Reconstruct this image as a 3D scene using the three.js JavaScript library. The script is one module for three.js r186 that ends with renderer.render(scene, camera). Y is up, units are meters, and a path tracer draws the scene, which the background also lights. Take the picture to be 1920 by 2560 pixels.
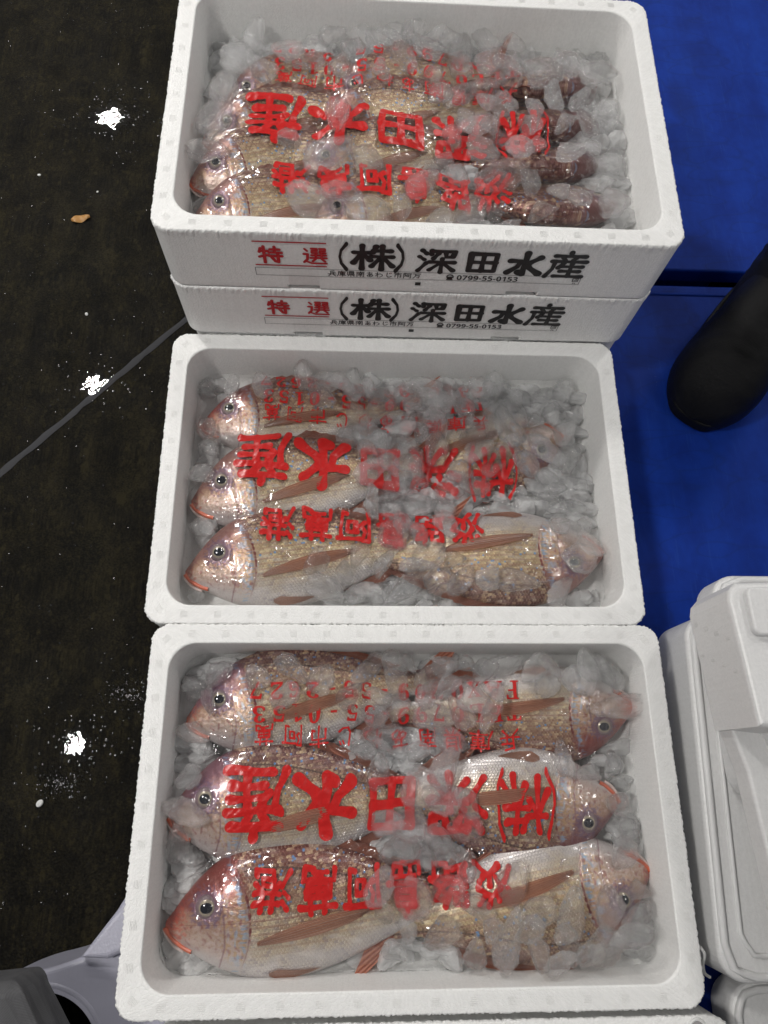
import * as THREE from 'three';
import { mergeGeometries, mergeVertices } from 'three/addons/utils/BufferGeometryUtils.js';
import { RoundedBoxGeometry } from 'three/addons/geometries/RoundedBoxGeometry.js';
import { RectAreaLightUniformsLib } from 'three/addons/lights/RectAreaLightUniformsLib.js';
import { createNoise3D, createNoise2D } from 'simplex-noise';

// ------------------------------------------------------------------ camera, light, exposure
const scene = new THREE.Scene();
scene.background = new THREE.Color(0.19, 0.19, 0.196);       // even light of the pale market hall around
const camera = new THREE.PerspectiveCamera(70.513, 768 / 1024, 0.02, 40);
camera.position.set(-0.07399, 0.85176, -0.03331);
camera.up.set(-0.011021, 0.337235, -0.941356);
camera.lookAt(-0.07399 + 0.049368, 0.85176 - 0.940082, -0.03331 - 0.337357);
const renderer = new THREE.WebGLRenderer({ antialias: true });
renderer.toneMapping = THREE.LinearToneMapping;
renderer.toneMappingExposure = 1.0;
renderer.shadowMap.enabled = true;
RectAreaLightUniformsLib.init();
const LAMP = { size: 0.26, y: 2.2, power: 134, glow: 30 };
const LAMPS = [                                              // two rows of square lamps under the roof: [x, z]
  [-1.60, -3.93], [-1.46, -2.02], [-1.31, -0.16],
  [1.35, -3.8], [1.5, -1.9], [1.65, 0.0],
];
const ROWPOWER = [0.9, 1.15, 0.85, 0.45, 0.45, 0.2];

// ------------------------------------------------------------------ helpers
let seedState = 7;
const rnd = () => { seedState = (seedState + 0x6d2b79f5) | 0; let t = Math.imul(seedState ^ (seedState >>> 15), 1 | seedState); t = (t + Math.imul(t ^ (t >>> 7), 61 | t)) ^ t; return ((t ^ (t >>> 14)) >>> 0) / 4294967296; };
const seeded = (n) => { seedState = n * 7919 + 13; };
const rr = (a, b) => a + (b - a) * rnd();
seeded(1);
const n3 = createNoise3D(rnd), n2 = createNoise2D(rnd);
const clamp = (x, a = 0, b = 1) => Math.min(b, Math.max(a, x));
const sstep = (a, b, x) => { const t = clamp((x - a) / (b - a)); return t * t * (3 - 2 * t); };
const mixc = (a, b, t) => [a[0] + (b[0] - a[0]) * t, a[1] + (b[1] - a[1]) * t, a[2] + (b[2] - a[2]) * t];
const hash = (a, b) => { const s = Math.sin(a * 127.1 + b * 311.7) * 43758.5453; return s - Math.floor(s); };
const curve = (pts) => (x) => {                                // smooth interpolation of [x, y] pairs
  let i = 0; while (i < pts.length - 2 && x > pts[i + 1][0]) i++;
  const p0 = pts[Math.max(i - 1, 0)], p1 = pts[i], p2 = pts[i + 1], p3 = pts[Math.min(i + 2, pts.length - 1)];
  const t = clamp((x - p1[0]) / (p2[0] - p1[0])), h = p2[0] - p1[0];
  const m1 = (p2[1] - p0[1]) / Math.max(p2[0] - p0[0], 1e-6) * h, m2 = (p3[1] - p1[1]) / Math.max(p3[0] - p1[0], 1e-6) * h;
  const t2 = t * t, t3 = t2 * t;
  return (2 * t3 - 3 * t2 + 1) * p1[1] + (t3 - 2 * t2 + t) * m1 + (-2 * t3 + 3 * t2) * p2[1] + (t3 - t2) * m2;
};
const names = new Map();
const numbered = (n) => { const k = names.get(n) ?? 0; names.set(n, k + 1); return k ? n + '_' + String(k).padStart(3, '0') : n; };
const shade = (o) => { o.castShadow = true; o.receiveShadow = true; return o; };
function put(o, name, label, category, group, kind) {
  o.name = numbered(name); if (label) o.userData.label = label; if (category) o.userData.category = category;
  if (group) o.userData.group = group; if (kind) o.userData.kind = kind;
  scene.add(o); return o;
}
const thing = (name, label, category, [x, y, z] = [0, 0, 0], turn = 0, group) => { const g = put(new THREE.Group(), name, label, category, group); g.position.set(x, y, z); g.rotation.y = turn; return g; };
const part = (parent, name, geo, mat, label) => { const m = shade(new THREE.Mesh(geo, mat)); m.name = name; if (label) m.userData.label = label; parent.add(m); return m; };
const std = (o) => new THREE.MeshStandardMaterial(o);
const phys = (o) => new THREE.MeshPhysicalMaterial(o);
function canvas(w, h) { const c = document.createElement('canvas'); c.width = w; c.height = h; return [c, c.getContext('2d')]; }
function dataTex(w, h, fn, srgb = false, repeat = true) {
  const d = new Uint8Array(w * h * 4);
  for (let y = 0, i = 0; y < h; y++) for (let x = 0; x < w; x++, i += 4) { const c = fn(x, y); d[i] = c[0]; d[i + 1] = c[1]; d[i + 2] = c[2]; d[i + 3] = 255; }
  const t = new THREE.DataTexture(d, w, h); t.magFilter = THREE.LinearFilter; t.minFilter = THREE.LinearFilter;
  if (repeat) t.wrapS = t.wrapT = THREE.RepeatWrapping;
  if (srgb) t.colorSpace = THREE.SRGBColorSpace; t.needsUpdate = true; return t;
}
// noise that repeats over a period of p cells
const tileNoise = (x, y, p, z = 0) => { const a = x / p * 2 * Math.PI, b = y / p * 2 * Math.PI, r = p / (2 * Math.PI); return 0.5 * (n3(Math.cos(a) * r + 31, Math.sin(a) * r + z, Math.cos(b) * r) + n3(Math.sin(b) * r + z, Math.cos(a) * r, Math.sin(a) * r + 7)); };
function gridGeo(nu, nv, fn) {                                 // fn(u, v) -> [x, y, z, uvx, uvy]
  const P = [], U = [], I = [];
  for (let j = 0; j <= nv; j++) for (let i = 0; i <= nu; i++) { const p = fn(i / nu, j / nv); P.push(p[0], p[1], p[2]); U.push(p[3] ?? i / nu, p[4] ?? j / nv); }
  for (let j = 0; j < nv; j++) for (let i = 0; i < nu; i++) { const a = j * (nu + 1) + i, b = a + 1, c = a + nu + 1, d = c + 1; I.push(a, c, b, b, c, d); }
  const g = new THREE.BufferGeometry(); g.setAttribute('position', new THREE.Float32BufferAttribute(P, 3)); g.setAttribute('uv', new THREE.Float32BufferAttribute(U, 2)); g.setIndex(I); g.computeVertexNormals(); return g;
}

// ------------------------------------------------------------------ lettering, drawn stroke by stroke on a 100 grid
const WATER = '12,12 24,24|6,36 19,47|6,92 26,60';
const GLYPH = {
  '水': '50,4 50,90 38,82|10,36 38,36 31,60 8,84|88,20 58,46|54,42 66,64 94,86',
  '田': '14,14 86,14 86,88 14,88 14,14|50,14 50,88|14,50 86,50',
  '株': '6,32 44,32|25,6 25,95|24,34 5,72|27,38 44,60|57,8 50,30|52,24 92,24|47,46 97,46|72,6 72,96|70,48 48,84|74,48 98,82',
  '深': WATER + '|36,12 36,26|36,14 95,14 92,28|54,22 42,42|72,20 74,36 92,34|34,56 97,56|65,42 65,97|63,58 35,88|67,58 97,88',
  '産': '50,2 50,14|14,16 88,16|34,20 40,32|66,20 60,32|10,36 95,36|18,36 16,66 4,95|40,42 30,60|34,55 90,55|62,42 62,92|38,73 86,73|26,93 97,93',
  '淡': WATER + '|40,16 46,28|90,12 78,26|64,6 62,24 36,46|64,28 94,46|40,58 46,70|90,56 78,68|64,50 60,72 34,95|64,70 96,95',
  '路': '10,10 38,10 38,34 10,34 10,10|24,34 24,84|24,56 42,56|11,50 11,86|5,90 42,82|62,6 48,38|58,20 86,20 68,46 44,62|56,28 72,46 98,60|56,64 88,64 88,93 56,93 56,64',
  '島': '46,2 40,12|26,12 74,12 74,40 26,40 26,12|26,26 74,26|26,54 96,54|26,40 26,68 88,68 84,93 72,90|14,74 14,95 66,95|40,74 40,95|66,76 66,95',
  '阿': '10,8 10,97|10,8 32,8 22,34 34,54 22,64|40,14 98,14|88,14 88,93 74,88|46,36 68,36 68,66 46,66 46,36',
  '萬': '8,16 92,16|34,4 34,28|66,4 66,28|24,34 76,34 76,60 24,60 24,34|24,47 76,47|50,34 50,80|14,97 14,68 88,68 88,95 76,92|34,85 66,82|60,74 70,90',
  '港': WATER + '|34,20 96,20|32,42 98,42|52,6 52,42|78,6 78,42|48,44 32,66|80,44 98,62|48,58 78,58 78,74 48,74|48,58 48,92 93,92 93,80',
  '特': '12,14 6,36|8,30 42,30|25,4 25,97|4,64 44,52|70,4 70,38|52,20 90,20|46,38 98,38|46,58 98,58|82,46 82,93 68,88|56,66 64,80',
  '選': '8,10 18,22|4,40 20,40 18,70 4,88|8,80 36,94 98,94|36,8 58,8 58,20 38,20 38,32 60,32|70,8 92,8 92,20 72,20 72,32 94,32|36,46 96,46|32,62 98,62|54,36 54,62|78,36 78,62|52,68 40,82|78,68 92,82',
  '兵': '72,4 34,12|34,10 34,58|34,32 86,32|64,32 64,58|6,60 94,60|36,66 14,95|62,66 88,95',
  '庫': '52,2 52,14|14,14 94,14|16,14 16,60 4,95|30,28 92,28|38,40 84,40 84,66 38,66 38,40|38,53 84,53|26,80 98,80|61,20 61,98',
  '県': '34,6 80,6 80,52 34,52 34,6|34,21 80,21|34,36 80,36|14,14 14,66 92,66|50,66 50,98|30,74 16,90|70,74 86,90',
  '南': '8,16 92,16|50,4 50,32|12,97 12,32 88,32 88,93 76,92|36,40 42,50|64,40 58,50|28,54 72,54|28,70 72,70|50,54 50,95',
  'あ': '18,24 80,20|44,6 42,50 50,88|68,36 56,68 34,86 20,78 28,60 54,48 80,54 84,74 58,94',
  'わ': '30,6 30,95|10,30 34,28 10,74|30,46 60,32 86,46 84,74 56,93',
  'じ': '34,8 30,66 42,88 66,86 84,68|58,14 64,26|74,10 80,22',
  '市': '50,2 50,16|8,18 92,18|50,18 50,98|18,84 18,38 82,38 82,82 70,78',
  '万': '8,14 92,14|40,14 36,56 12,95|38,42 80,42 74,88 56,84',
  '(': '70,2 46,26 40,50 46,74 70,98', ')': '30,2 54,26 60,50 54,74 30,98',
};
function glyph(x, ch, px, py, w, h, lw, wobble = 0) {           // top-left corner, size, stroke width in grid units
  x.save(); x.translate(px, py); x.scale(w / 100, h / 100); x.lineCap = 'round'; x.lineJoin = 'round';
  GLYPH[ch].split('|').forEach((st, k) => {
    const p = st.split(' ').map((q) => q.split(',').map(Number)); x.lineWidth = lw * (0.9 + 0.2 * hash(k + p[0][0], p[0][1]));
    if (!wobble) { x.beginPath(); x.moveTo(...p[0]); for (const q of p.slice(1)) x.lineTo(...q); x.stroke(); return; }
    // brush: pressed at the start, thinner on the way, swept wide at the end
    const base = x.lineWidth, seg = []; let L = 0; for (let i = 1; i < p.length; i++) { const d = Math.hypot(p[i][0] - p[i - 1][0], p[i][1] - p[i - 1][1]); seg.push(d); L += d; }
    let run = 0; for (let i = 1; i < p.length; i++) { const n = Math.max(2, Math.ceil(seg[i - 1] / 2)); for (let j = 0; j < n; j++) {
      const t0 = j / n, t1 = (j + 1) / n, t = (run + seg[i - 1] * t0) / L, A = [p[i - 1][0] + (p[i][0] - p[i - 1][0]) * t0, p[i - 1][1] + (p[i][1] - p[i - 1][1]) * t0], B = [p[i - 1][0] + (p[i][0] - p[i - 1][0]) * t1, p[i - 1][1] + (p[i][1] - p[i - 1][1]) * t1];
      x.lineWidth = base * (0.82 + 0.3 * Math.pow(1 - t, 6) + 0.42 * Math.pow(t, 4)); x.beginPath(); x.moveTo(...A); x.lineTo(...B); x.stroke(); } run += seg[i - 1]; }
  });
  x.restore();
}

// ------------------------------------------------------------------ shared textures and materials
// expanded polystyrene: pressed beads a few millimetres wide (tile of 6 cm)
const beads = (() => {
  const N = 384, CELLS = 17, pts = [];
  seeded(3);
  for (let j = 0; j < CELLS; j++) for (let i = 0; i < CELLS; i++) pts.push([(i + 0.5 + rr(-0.42, 0.42)), (j + 0.5 + rr(-0.42, 0.42)), rnd()]);
  return dataTex(N, N, (px, py) => {
    const x = px / N * CELLS, y = py / N * CELLS, cx = Math.floor(x), cy = Math.floor(y); let d1 = 9, d2 = 9, lift = 0;
    for (let j = -1; j <= 1; j++) for (let i = -1; i <= 1; i++) {
      const q = pts[((cy + j + CELLS) % CELLS) * CELLS + (cx + i + CELLS) % CELLS];
      const dx = q[0] + Math.floor((cx + i) / CELLS) * CELLS - x, dy = q[1] + Math.floor((cy + j) / CELLS) * CELLS - y, d = Math.hypot(dx, dy);
      if (d < d1) { d2 = d1; d1 = d; lift = q[2]; } else if (d < d2) d2 = d;
    }
    const v = 255 * clamp(0.25 + 0.45 * sstep(0, 0.22, d2 - d1) + 0.22 * lift + 0.06 * n2(px * 0.4, py * 0.4)); return [v, v, v];
  });
})();
const foamTint = dataTex(256, 256, (x, y) => { const n = tileNoise(x / 20, y / 20, 12.8) * 0.6 + tileNoise(x / 5, y / 5, 51.2) * 0.4; const v = 238 + 9 * n; return [v, v, v - 2]; }, true);
const foam = phys({ color: 0xffffff, map: foamTint, roughness: 0.5, bumpMap: beads, bumpScale: 0.00045, specularIntensity: 0.7 });
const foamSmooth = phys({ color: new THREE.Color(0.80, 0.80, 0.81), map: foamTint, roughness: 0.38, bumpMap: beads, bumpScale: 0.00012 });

const iceBump = dataTex(256, 256, (x, y) => {
  const n = 0.5 + 0.26 * tileNoise(x / 26, y / 26, 9.85) + 0.14 * tileNoise(x / 8, y / 8, 32, 5), dot = Math.pow(clamp(tileNoise(x / 3, y / 3, 85.3, 9) * 1.6 - 0.35), 1.2);
  const v = 255 * clamp(n + 0.5 * dot); return [v, v, v];
});
const ICE = [                                                  // clear skin of the ice, and a slightly milky skin
  phys({ color: 0xffffff, transmission: 1, thickness: 0, ior: 1.6, roughness: 0.13, bumpMap: iceBump, bumpScale: 0.0011 }),
  phys({ color: 0xffffff, transmission: 0.97, thickness: 0, ior: 1.6, roughness: 0.15, bumpMap: iceBump, bumpScale: 0.0016 }),
];
const CORE = [                                                 // the inside: bends light, clouded by tiny bubbles
  phys({ color: 0xffffff, transmission: 0.955, thickness: 0.03, ior: 1.31, roughness: 0.0, bumpMap: iceBump, bumpScale: 0.0006, transparent: true, opacity: 0.42 }),
  phys({ color: 0xffffff, transmission: 0.85, thickness: 0.03, ior: 1.31, roughness: 0.02, bumpMap: iceBump, bumpScale: 0.001, transparent: true, opacity: 0.36 }),
];
const ICEBITS = phys({ color: 0xffffff, transmission: 0.62, thickness: 0, ior: 1.45, roughness: 0.2, bumpMap: iceBump, bumpScale: 0.002 });

// ------------------------------------------------------------------ large structure: wet floor, blue decks
const FLOOR = -0.25, H = 0.098, BW = 0.6, BD = 0.395, DECK = -0.0982;
const floorTex = dataTex(1024, 1024, (x, y) => {
  const n = tileNoise(x / 60, y / 60, 17.07) * 0.5 + tileNoise(x / 14, y / 14, 73.14, 3) * 0.3 + tileNoise(x / 5, y / 2.5, 204.8, 8) * 0.75, spot = sstep(0.38, 0.52, tileNoise(x / 20, y / 20, 51.2, 21));
  const k = clamp(0.45 + 0.8 * n + 0.35 * spot); return [6 + 31 * k, 5 + 28 * k, 3 + 16 * k];
}, true);
const floorBump = dataTex(1024, 1024, (x, y) => {
  const n = 0.5 + tileNoise(x / 40, y / 40, 25.6, 2) * 0.2 + tileNoise(x / 5, y / 5, 204.8, 4) * 0.2 + tileNoise(x / 2.2, y / 2.2, 465.45, 6) * 0.25; const v = 255 * clamp(n); return [v, v, v];
});
const floorRough = dataTex(512, 512, (x, y) => { const n = tileNoise(x / 44, y / 44, 11.64, 12); const v = 255 * clamp(0.56 - 0.05 * n + 0.06 * tileNoise(x / 4, y / 4, 128)); return [v, v, v]; });
const floorMat = phys({ map: floorTex, bumpMap: floorBump, bumpScale: 0.0012, roughnessMap: floorRough, roughness: 1, specularIntensity: 0.12 });
{
  const g = new THREE.PlaneGeometry(14, 14).rotateX(-Math.PI / 2); const uv = g.attributes.uv; for (let i = 0; i < uv.count; i++) uv.setXY(i, uv.getX(i) * 14 / 0.9, uv.getY(i) * 14 / 0.9);
  const floor = shade(new THREE.Mesh(g, floorMat)); floor.position.set(0, FLOOR, -1); put(floor, 'floor', 'dark wet concrete floor with droplets of water', null, null, 'structure');
  // grey sealed joint running across the slab
  const a = new THREE.Vector2(-0.95, -0.133), b = new THREE.Vector2(-0.05, -1.132), dir = b.clone().sub(a), L = dir.length(); dir.normalize(); seeded(11);
  const strip = gridGeo(90, 2, (u, v) => { const w = (v - 0.5) * (0.0105 + 0.002 * n2(u * 40, 3)), s = 0.0015 * n2(u * 25, v); return [a.x + dir.x * u * L - dir.y * (w + s), 0.0024 - 0.003 * Math.abs(v - 0.5), a.y + dir.y * u * L + dir.x * (w + s) + 1]; });
  part(floor, 'joint_strip', strip, std({ color: new THREE.Color(0.03, 0.03, 0.034), roughness: 0.8, side: THREE.DoubleSide }));
}
// blue plastic decks that the boxes stand on
const blueTex = dataTex(1024, 1024, (x, y) => {
  const n = tileNoise(x / 90, y / 90, 11.38, 40) * 0.6 + tileNoise(x / 20, y / 20, 51.2, 44) * 0.25 + tileNoise(x / 3, y / 3, 341.3, 47) * 0.12, scuff = sstep(0.42, 0.62, tileNoise(x / 6, y / 70, 170.67, 50));
  const grime = 0.7 * sstep(0.05, 0.9, tileNoise(x / 128, y / 128, 8, 55)) + 0.5 * Math.pow(1 - Math.abs(tileNoise(x / 150, y / 46, 6.827, 58)), 26); let c = mixc([15, 43, 124], [20, 56, 148], clamp(0.5 + n)); c = mixc(c, [40, 72, 146], 0.25 * scuff); c = mixc(c, [20, 34, 84], 0.45 * grime); return c;
}, true);
const blueBump = dataTex(512, 512, (x, y) => { const n = 0.5 + tileNoise(x / 30, y / 30, 17.07, 61) * 0.3 + tileNoise(x / 3, y / 3, 170.67, 63) * 0.15; const v = 255 * clamp(n); return [v, v, v]; });
const blueMat = phys({ map: blueTex, bumpMap: blueBump, bumpScale: 0.0006, roughness: 0.55, specularIntensity: 0.18 });
function deck(z0, z1, label) {
  const x0 = -0.262, x1 = 1.25, w = x1 - x0, d = z1 - z0, top = DECK;
  const t = thing('blue_deck', label, 'deck', [(x0 + x1) / 2, FLOOR, (z0 + z1) / 2], 0, 'blue plastic decks under the boxes');
  const s = new THREE.Shape(); const r = 0.02, hw = w / 2, hd = d / 2;
  s.moveTo(-hw + r, -hd); s.lineTo(hw - r, -hd); s.absarc(hw - r, -hd + r, r, -Math.PI / 2, 0); s.lineTo(hw, hd - r); s.absarc(hw - r, hd - r, r, 0, Math.PI / 2); s.lineTo(-hw + r, hd); s.absarc(-hw + r, hd - r, r, Math.PI / 2, Math.PI); s.lineTo(-hw, -hd + r); s.absarc(-hw + r, -hd + r, r, Math.PI, Math.PI * 1.5);
  const g = new THREE.ExtrudeGeometry(s, { depth: 0.022, bevelThickness: 0.004, bevelSize: 0.004, bevelOffset: -0.004, bevelSegments: 3, curveSegments: 8 }); g.rotateX(Math.PI / 2);
  const uv = g.attributes.uv; for (let i = 0; i < uv.count; i++) uv.setXY(i, uv.getX(i) / 0.8 + z0, uv.getY(i) / 0.8);
  g.translate(0, top - FLOOR - 0.004, 0); part(t, 'deck_board', g, blueMat);
  for (const bx of [-1, 0, 1]) for (const bz of [-1, 0, 1]) part(t, 'foot_block', new RoundedBoxGeometry(0.1, top - FLOOR - 0.031, 0.1, 2, 0.008).translate(bx * (hw - 0.07), (top - FLOOR - 0.031) / 2, bz * (hd - 0.07)), blueMat);
  const lip = new THREE.TubeGeometry(new THREE.CatmullRomCurve3([[-hw + 0.03, 0], [hw - 0.03, 0]].map(([x]) => new THREE.Vector3(x, top - FLOOR - 0.001, -hd + 0.018))), 2, 0.0035, 6); part(t, 'edge_rib', lip, blueMat);
}
deck(-1.95, -0.797, 'blue plastic deck behind the narrow gap, under the far box stack');
deck(-0.768, 0.75, 'blue plastic deck in front of the narrow gap, carrying the black boot');

// ------------------------------------------------------------------ polystyrene boxes
// a rounded rectangle whose points keep their places when it is inset
const NC = 40, NSX = 330, NSZ = 210, RING = [];
{
  const add = (kind, k, n, c) => { for (let i = 0; i < n; i++) RING.push([kind, k, i / n, c]); };
  add('s', 0, NSX); add('c', 0, NC); add('s', 1, NSZ); add('c', 1, NC); add('s', 2, NSX); add('c', 2, NC); add('s', 3, NSZ); add('c', 3, NC);
}
const CX = [1, 1, -1, -1], CZ = [-1, 1, 1, -1];              // corners: back right, front right, front left, back left
function ringPoint(i, hw, hd, r) {
  const [kind, k, t] = RING[i % RING.length];
  const ex = hw - r, ez = hd - r;
  if (kind === 'c') { const a = -Math.PI / 2 + k * Math.PI / 2 + t * Math.PI / 2; return [CX[k] * ex + Math.cos(a) * r, CZ[k] * ez + Math.sin(a) * r, Math.cos(a), Math.sin(a)]; }
  if (k === 0) return [-ex + 2 * ex * t, -hd, 0, -1]; if (k === 1) return [hw, -ez + 2 * ez * t, 1, 0]; if (k === 2) return [ex - 2 * ex * t, hd, 0, 1]; return [-hw, ez - 2 * ez * t, -1, 0];
}
function foamBox(w, d, h, { wall = 0.0227, ro = 0.021, ri = 0.031, seed = 1, notches = false, closed = false, lipIn = 0 } = {}) {
  const hw = w / 2, hd = d / 2, N = RING.length, rows = [];
  const R = (inset, y, amp = 0, split = false, r) => rows.push({ inset, y, amp, split, r });
  R(0.012, -h, 0, false); R(0.002, -h, 0, true); R(0.001, -h + 0.0015); R(0.001, -h + 0.0072); R(0.001, -h + 0.0074); R(0.0006, -h * 0.5); R(0.0004, -0.012, 0.0002); R(0, -0.005, 0.0013); R(0, -0.0022, 0.0015); R(0.0008, -0.0006, 0.0014); R(0.0022, 0, 0.0008);
  if (closed) { R(0.012, 0); R(0.06, 0.0002); R(0.14, 0.0003); }
  else {
    R(wall - 0.0022, 0, 0); R(wall - 0.0006, -0.0007); R(wall, -0.0022); R(wall + 0.001, -0.02); R(wall + 0.0025, -h + 0.036);
    for (let k = 0; k <= 6; k++) { const a = k / 6 * Math.PI / 2; R(wall + 0.0035 + 0.02 * (1 - Math.cos(a)), -h + 0.016 + 0.02 * (1 - Math.sin(a))); }
    R(0.1, -h + 0.0156); R(0.18, -h + 0.0155);
  }
  const P = [], U = [], I = [], arcs = [0]; let len = 0, prev = null;
  for (let i = 1; i <= N; i++) { const a = ringPoint(i - 1, hw, hd, ro), b = ringPoint(i, hw, hd, ro); arcs.push(arcs[i - 1] + Math.hypot(a[0] - b[0], a[1] - b[1])); }
  for (let i = 0; i <= N; i++) arcs[i] *= Math.round(arcs[N] / 0.06) * 0.06 / arcs[N];
  for (const q of rows) {
    const rad = q.inset < wall - 0.004 ? Math.max(0.004, ro - q.inset * 0.3) : Math.max(0.006, ri - Math.max(0, q.inset - wall) * 0.4);
    if (prev) len += Math.hypot(q.inset - prev.inset, q.y - prev.y); prev = q;
    for (let i = 0; i <= N; i++) {
      let [x, z, nx, nz] = ringPoint(i, hw - q.inset, hd - q.inset, rad);
      if (q.amp) { const b = n3(x * 330 + seed * 9, z * 330, 0), c = n3(x * 60 + seed * 5, z * 60, 4), m = q.amp * (0.75 * b + 0.3 * Math.max(0, Math.abs(c) * 2 - 0.9)); x += nx * m; z += nz * m; }
      if (notches && q.y < -h + 0.0073 && q.inset < 0.01 && nz === 1 && Math.abs(Math.abs(x + 0.002) - 0.134) < 0.0183) z -= 0.006;
      P.push(x, q.y, z); U.push((arcs[i] + seed * 0.37) / 0.06, len / 0.06);
    }
  }
  for (let j = 0; j < rows.length - 1; j++) for (let i = 0; i < N; i++) { const a = j * (N + 1) + i, b = a + 1, c = a + N + 1, e = c + 1; I.push(a, c, b, b, c, e); }
  for (const [j, flip, y] of [[0, 1, -h], [rows.length - 1, 0, rows[rows.length - 1].y]]) { const c = P.length / 3; P.push(0, y, 0); U.push(0, 0); for (let i = 0; i < N; i++) { const a = j * (N + 1) + i; flip ? I.push(c, a, a + 1) : I.push(c, a + 1, a); } }
  const g = new THREE.BufferGeometry(); g.setAttribute('position', new THREE.Float32BufferAttribute(P, 3)); g.setAttribute('uv', new THREE.Float32BufferAttribute(U, 2)); g.setIndex(I); g.computeVertexNormals();
  const nrm = g.attributes.normal; for (let j = 0; j < rows.length; j++) { const a = j * (N + 1), b = a + N, v = new THREE.Vector3(nrm.getX(a) + nrm.getX(b), nrm.getY(a) + nrm.getY(b), nrm.getZ(a) + nrm.getZ(b)).normalize(); nrm.setXYZ(a, v.x, v.y, v.z); nrm.setXYZ(b, v.x, v.y, v.z); }
  return g;
}
const ventGeo = (() => { const list = []; for (let k = -2; k <= 2; k++) { const g = new THREE.BoxGeometry(0.0085, 0.0003, 0.0003); g.rotateX(Math.PI / 4); g.translate(0, 0, k * 0.0016); list.push(g); } return mergeGeometries(list); })();
const ventMat = foam;
function vents(box, rimY = 0) {                                // moulding vents pressed into the rim
  const m = 0.0113, hw = BW / 2 - m, hd = BD / 2 - m;
  const mark = (x, z, a) => { const o = part(box, 'vent_mark', ventGeo, ventMat); o.position.set(x, rimY + 0.0001, z); o.rotation.y = a; };
  for (let i = 0; i < 14; i++) for (const s of [-1, 1]) mark(-hw + 0.035 + i * (2 * hw - 0.07) / 13, s * hd, 0);
  for (let i = 0; i < 9; i++) for (const s of [-1, 1]) mark(s * hw, -hd + 0.035 + i * (2 * hd - 0.07) / 8, Math.PI / 2);
  for (const sx of [-1, 1]) for (const sz of [-1, 1]) mark(sx * (hw - 0.006), sz * (hd - 0.006), sx * sz > 0 ? Math.PI / 4 : -Math.PI / 4);
}
// the printed front of a box
const frontPrint = (() => {
  const Wp = 2048, Hp = 440, [c, x] = canvas(Wp, Hp), X = (m) => (m + 0.2) / 0.4 * Wp, Y = (m) => m / 0.086 * Hp;   // metres from the left and from the top of the sheet of print
  x.clearRect(0, 0, Wp, Hp);
  const red = '#b51420', black = '#131214';
  x.fillStyle = x.strokeStyle = red;
  x.fillRect(X(-0.19), Y(0.0045), X(-0.107) - X(-0.19), 10); x.fillRect(X(-0.19), Y(0.0445), X(-0.107) - X(-0.19), 10);
  glyph(x, '特', X(-0.185), Y(0.0125), 140, 150, 14); glyph(x, '選', X(-0.134), Y(0.0125), 140, 150, 11);
  x.fillStyle = x.strokeStyle = black;
  glyph(x, '(', X(-0.102), Y(0.004), 130, 235, 15, 1); glyph(x, '株', X(-0.0785), Y(0.004), 250, 232, 14.5, 1); glyph(x, ')', X(-0.034), Y(0.004), 130, 235, 15, 1);
  glyph(x, '深', X(-0.003), Y(0.006), 232, 228, 13, 1); glyph(x, '田', X(0.0535), Y(0.009), 212, 205, 17, 1); glyph(x, '水', X(0.102), Y(0.009), 222, 220, 19, 1); glyph(x, '産', X(0.150), Y(0.006), 240, 238, 12.5, 1);
  x.lineWidth = 3; x.strokeRect(X(-0.191), Y(0.0505), X(0.197) - X(-0.191), Y(0.0135));
  [...'兵庫県南あわじ市阿万'].forEach((ch, i) => glyph(x, ch, X(-0.1065 + i * 0.0112), Y(0.0522), 54, 52, 10));
  x.font = 'bold 62px sans-serif'; x.fillText('0799-55-0153', X(0.0475), Y(0.0622));
  x.lineWidth = 9; x.beginPath(); x.arc(X(0.0395), Y(0.0572), 20, Math.PI * 1.05, Math.PI * 1.95); x.stroke(); x.fillRect(X(0.0353), Y(0.0566), 15, 12); x.fillRect(X(0.0411), Y(0.0566), 15, 12);
  x.beginPath(); x.moveTo(X(0.0372), Y(0.0566)); x.lineTo(X(0.0418), Y(0.0566)); x.lineTo(X(0.0436), Y(0.0628)); x.lineTo(X(0.0354), Y(0.0628)); x.fill();
  x.lineWidth = 5; x.strokeRect(X(0.188), Y(0.0528), 32, 28); x.lineWidth = 4; x.beginPath(); x.moveTo(X(0.1895), Y(0.0568)); x.lineTo(X(0.1925), Y(0.0545)); x.lineTo(X(0.1925), Y(0.0568)); x.stroke(); x.font = 'bold 20px sans-serif'; x.fillText('PS', X(0.1888), Y(0.0632));
  x.fillRect(X(-0.001), Y(0.0692), 34, 30);
  const t = new THREE.CanvasTexture(c); t.colorSpace = THREE.SRGBColorSpace; return t;
})();
const printMat = std({ map: frontPrint, transparent: true, roughness: 0.45 });
const boxGeo = [foamBox(BW, BD, H, { seed: 1, notches: true }), foamBox(BW, BD, H, { seed: 2, notches: true }), foamBox(BW, BD, H, { seed: 3, notches: true })];
function fishBox(label, pos, turn, k, print) {
  const t = thing('foam_box', label, 'box', pos, turn, 'polystyrene fish boxes');
  part(t, 'box_shell', boxGeo[k], foam); 
  if (print) { const g = new THREE.PlaneGeometry(0.4, 0.086); const m = part(t, 'printed_lettering', g, printMat, 'red and black printed lettering'); m.position.set(0, -0.0515, BD / 2 - 0.0006 + 0.0006); m.rotation.x = Math.atan2(0.0008, 0.08); }
  return t;
}
const BOX = { A: [0.006, 0.2014, -0.7875, -0.0053], B: [-0.0118, 0, -0.3951, 0], C: [0, 0, 0, 0] };
const boxA = fishBox('top white foam box of the far stack, full of small fish and ice', BOX.A.slice(0, 3), BOX.A[3], 0, true); vents(boxA);
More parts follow.
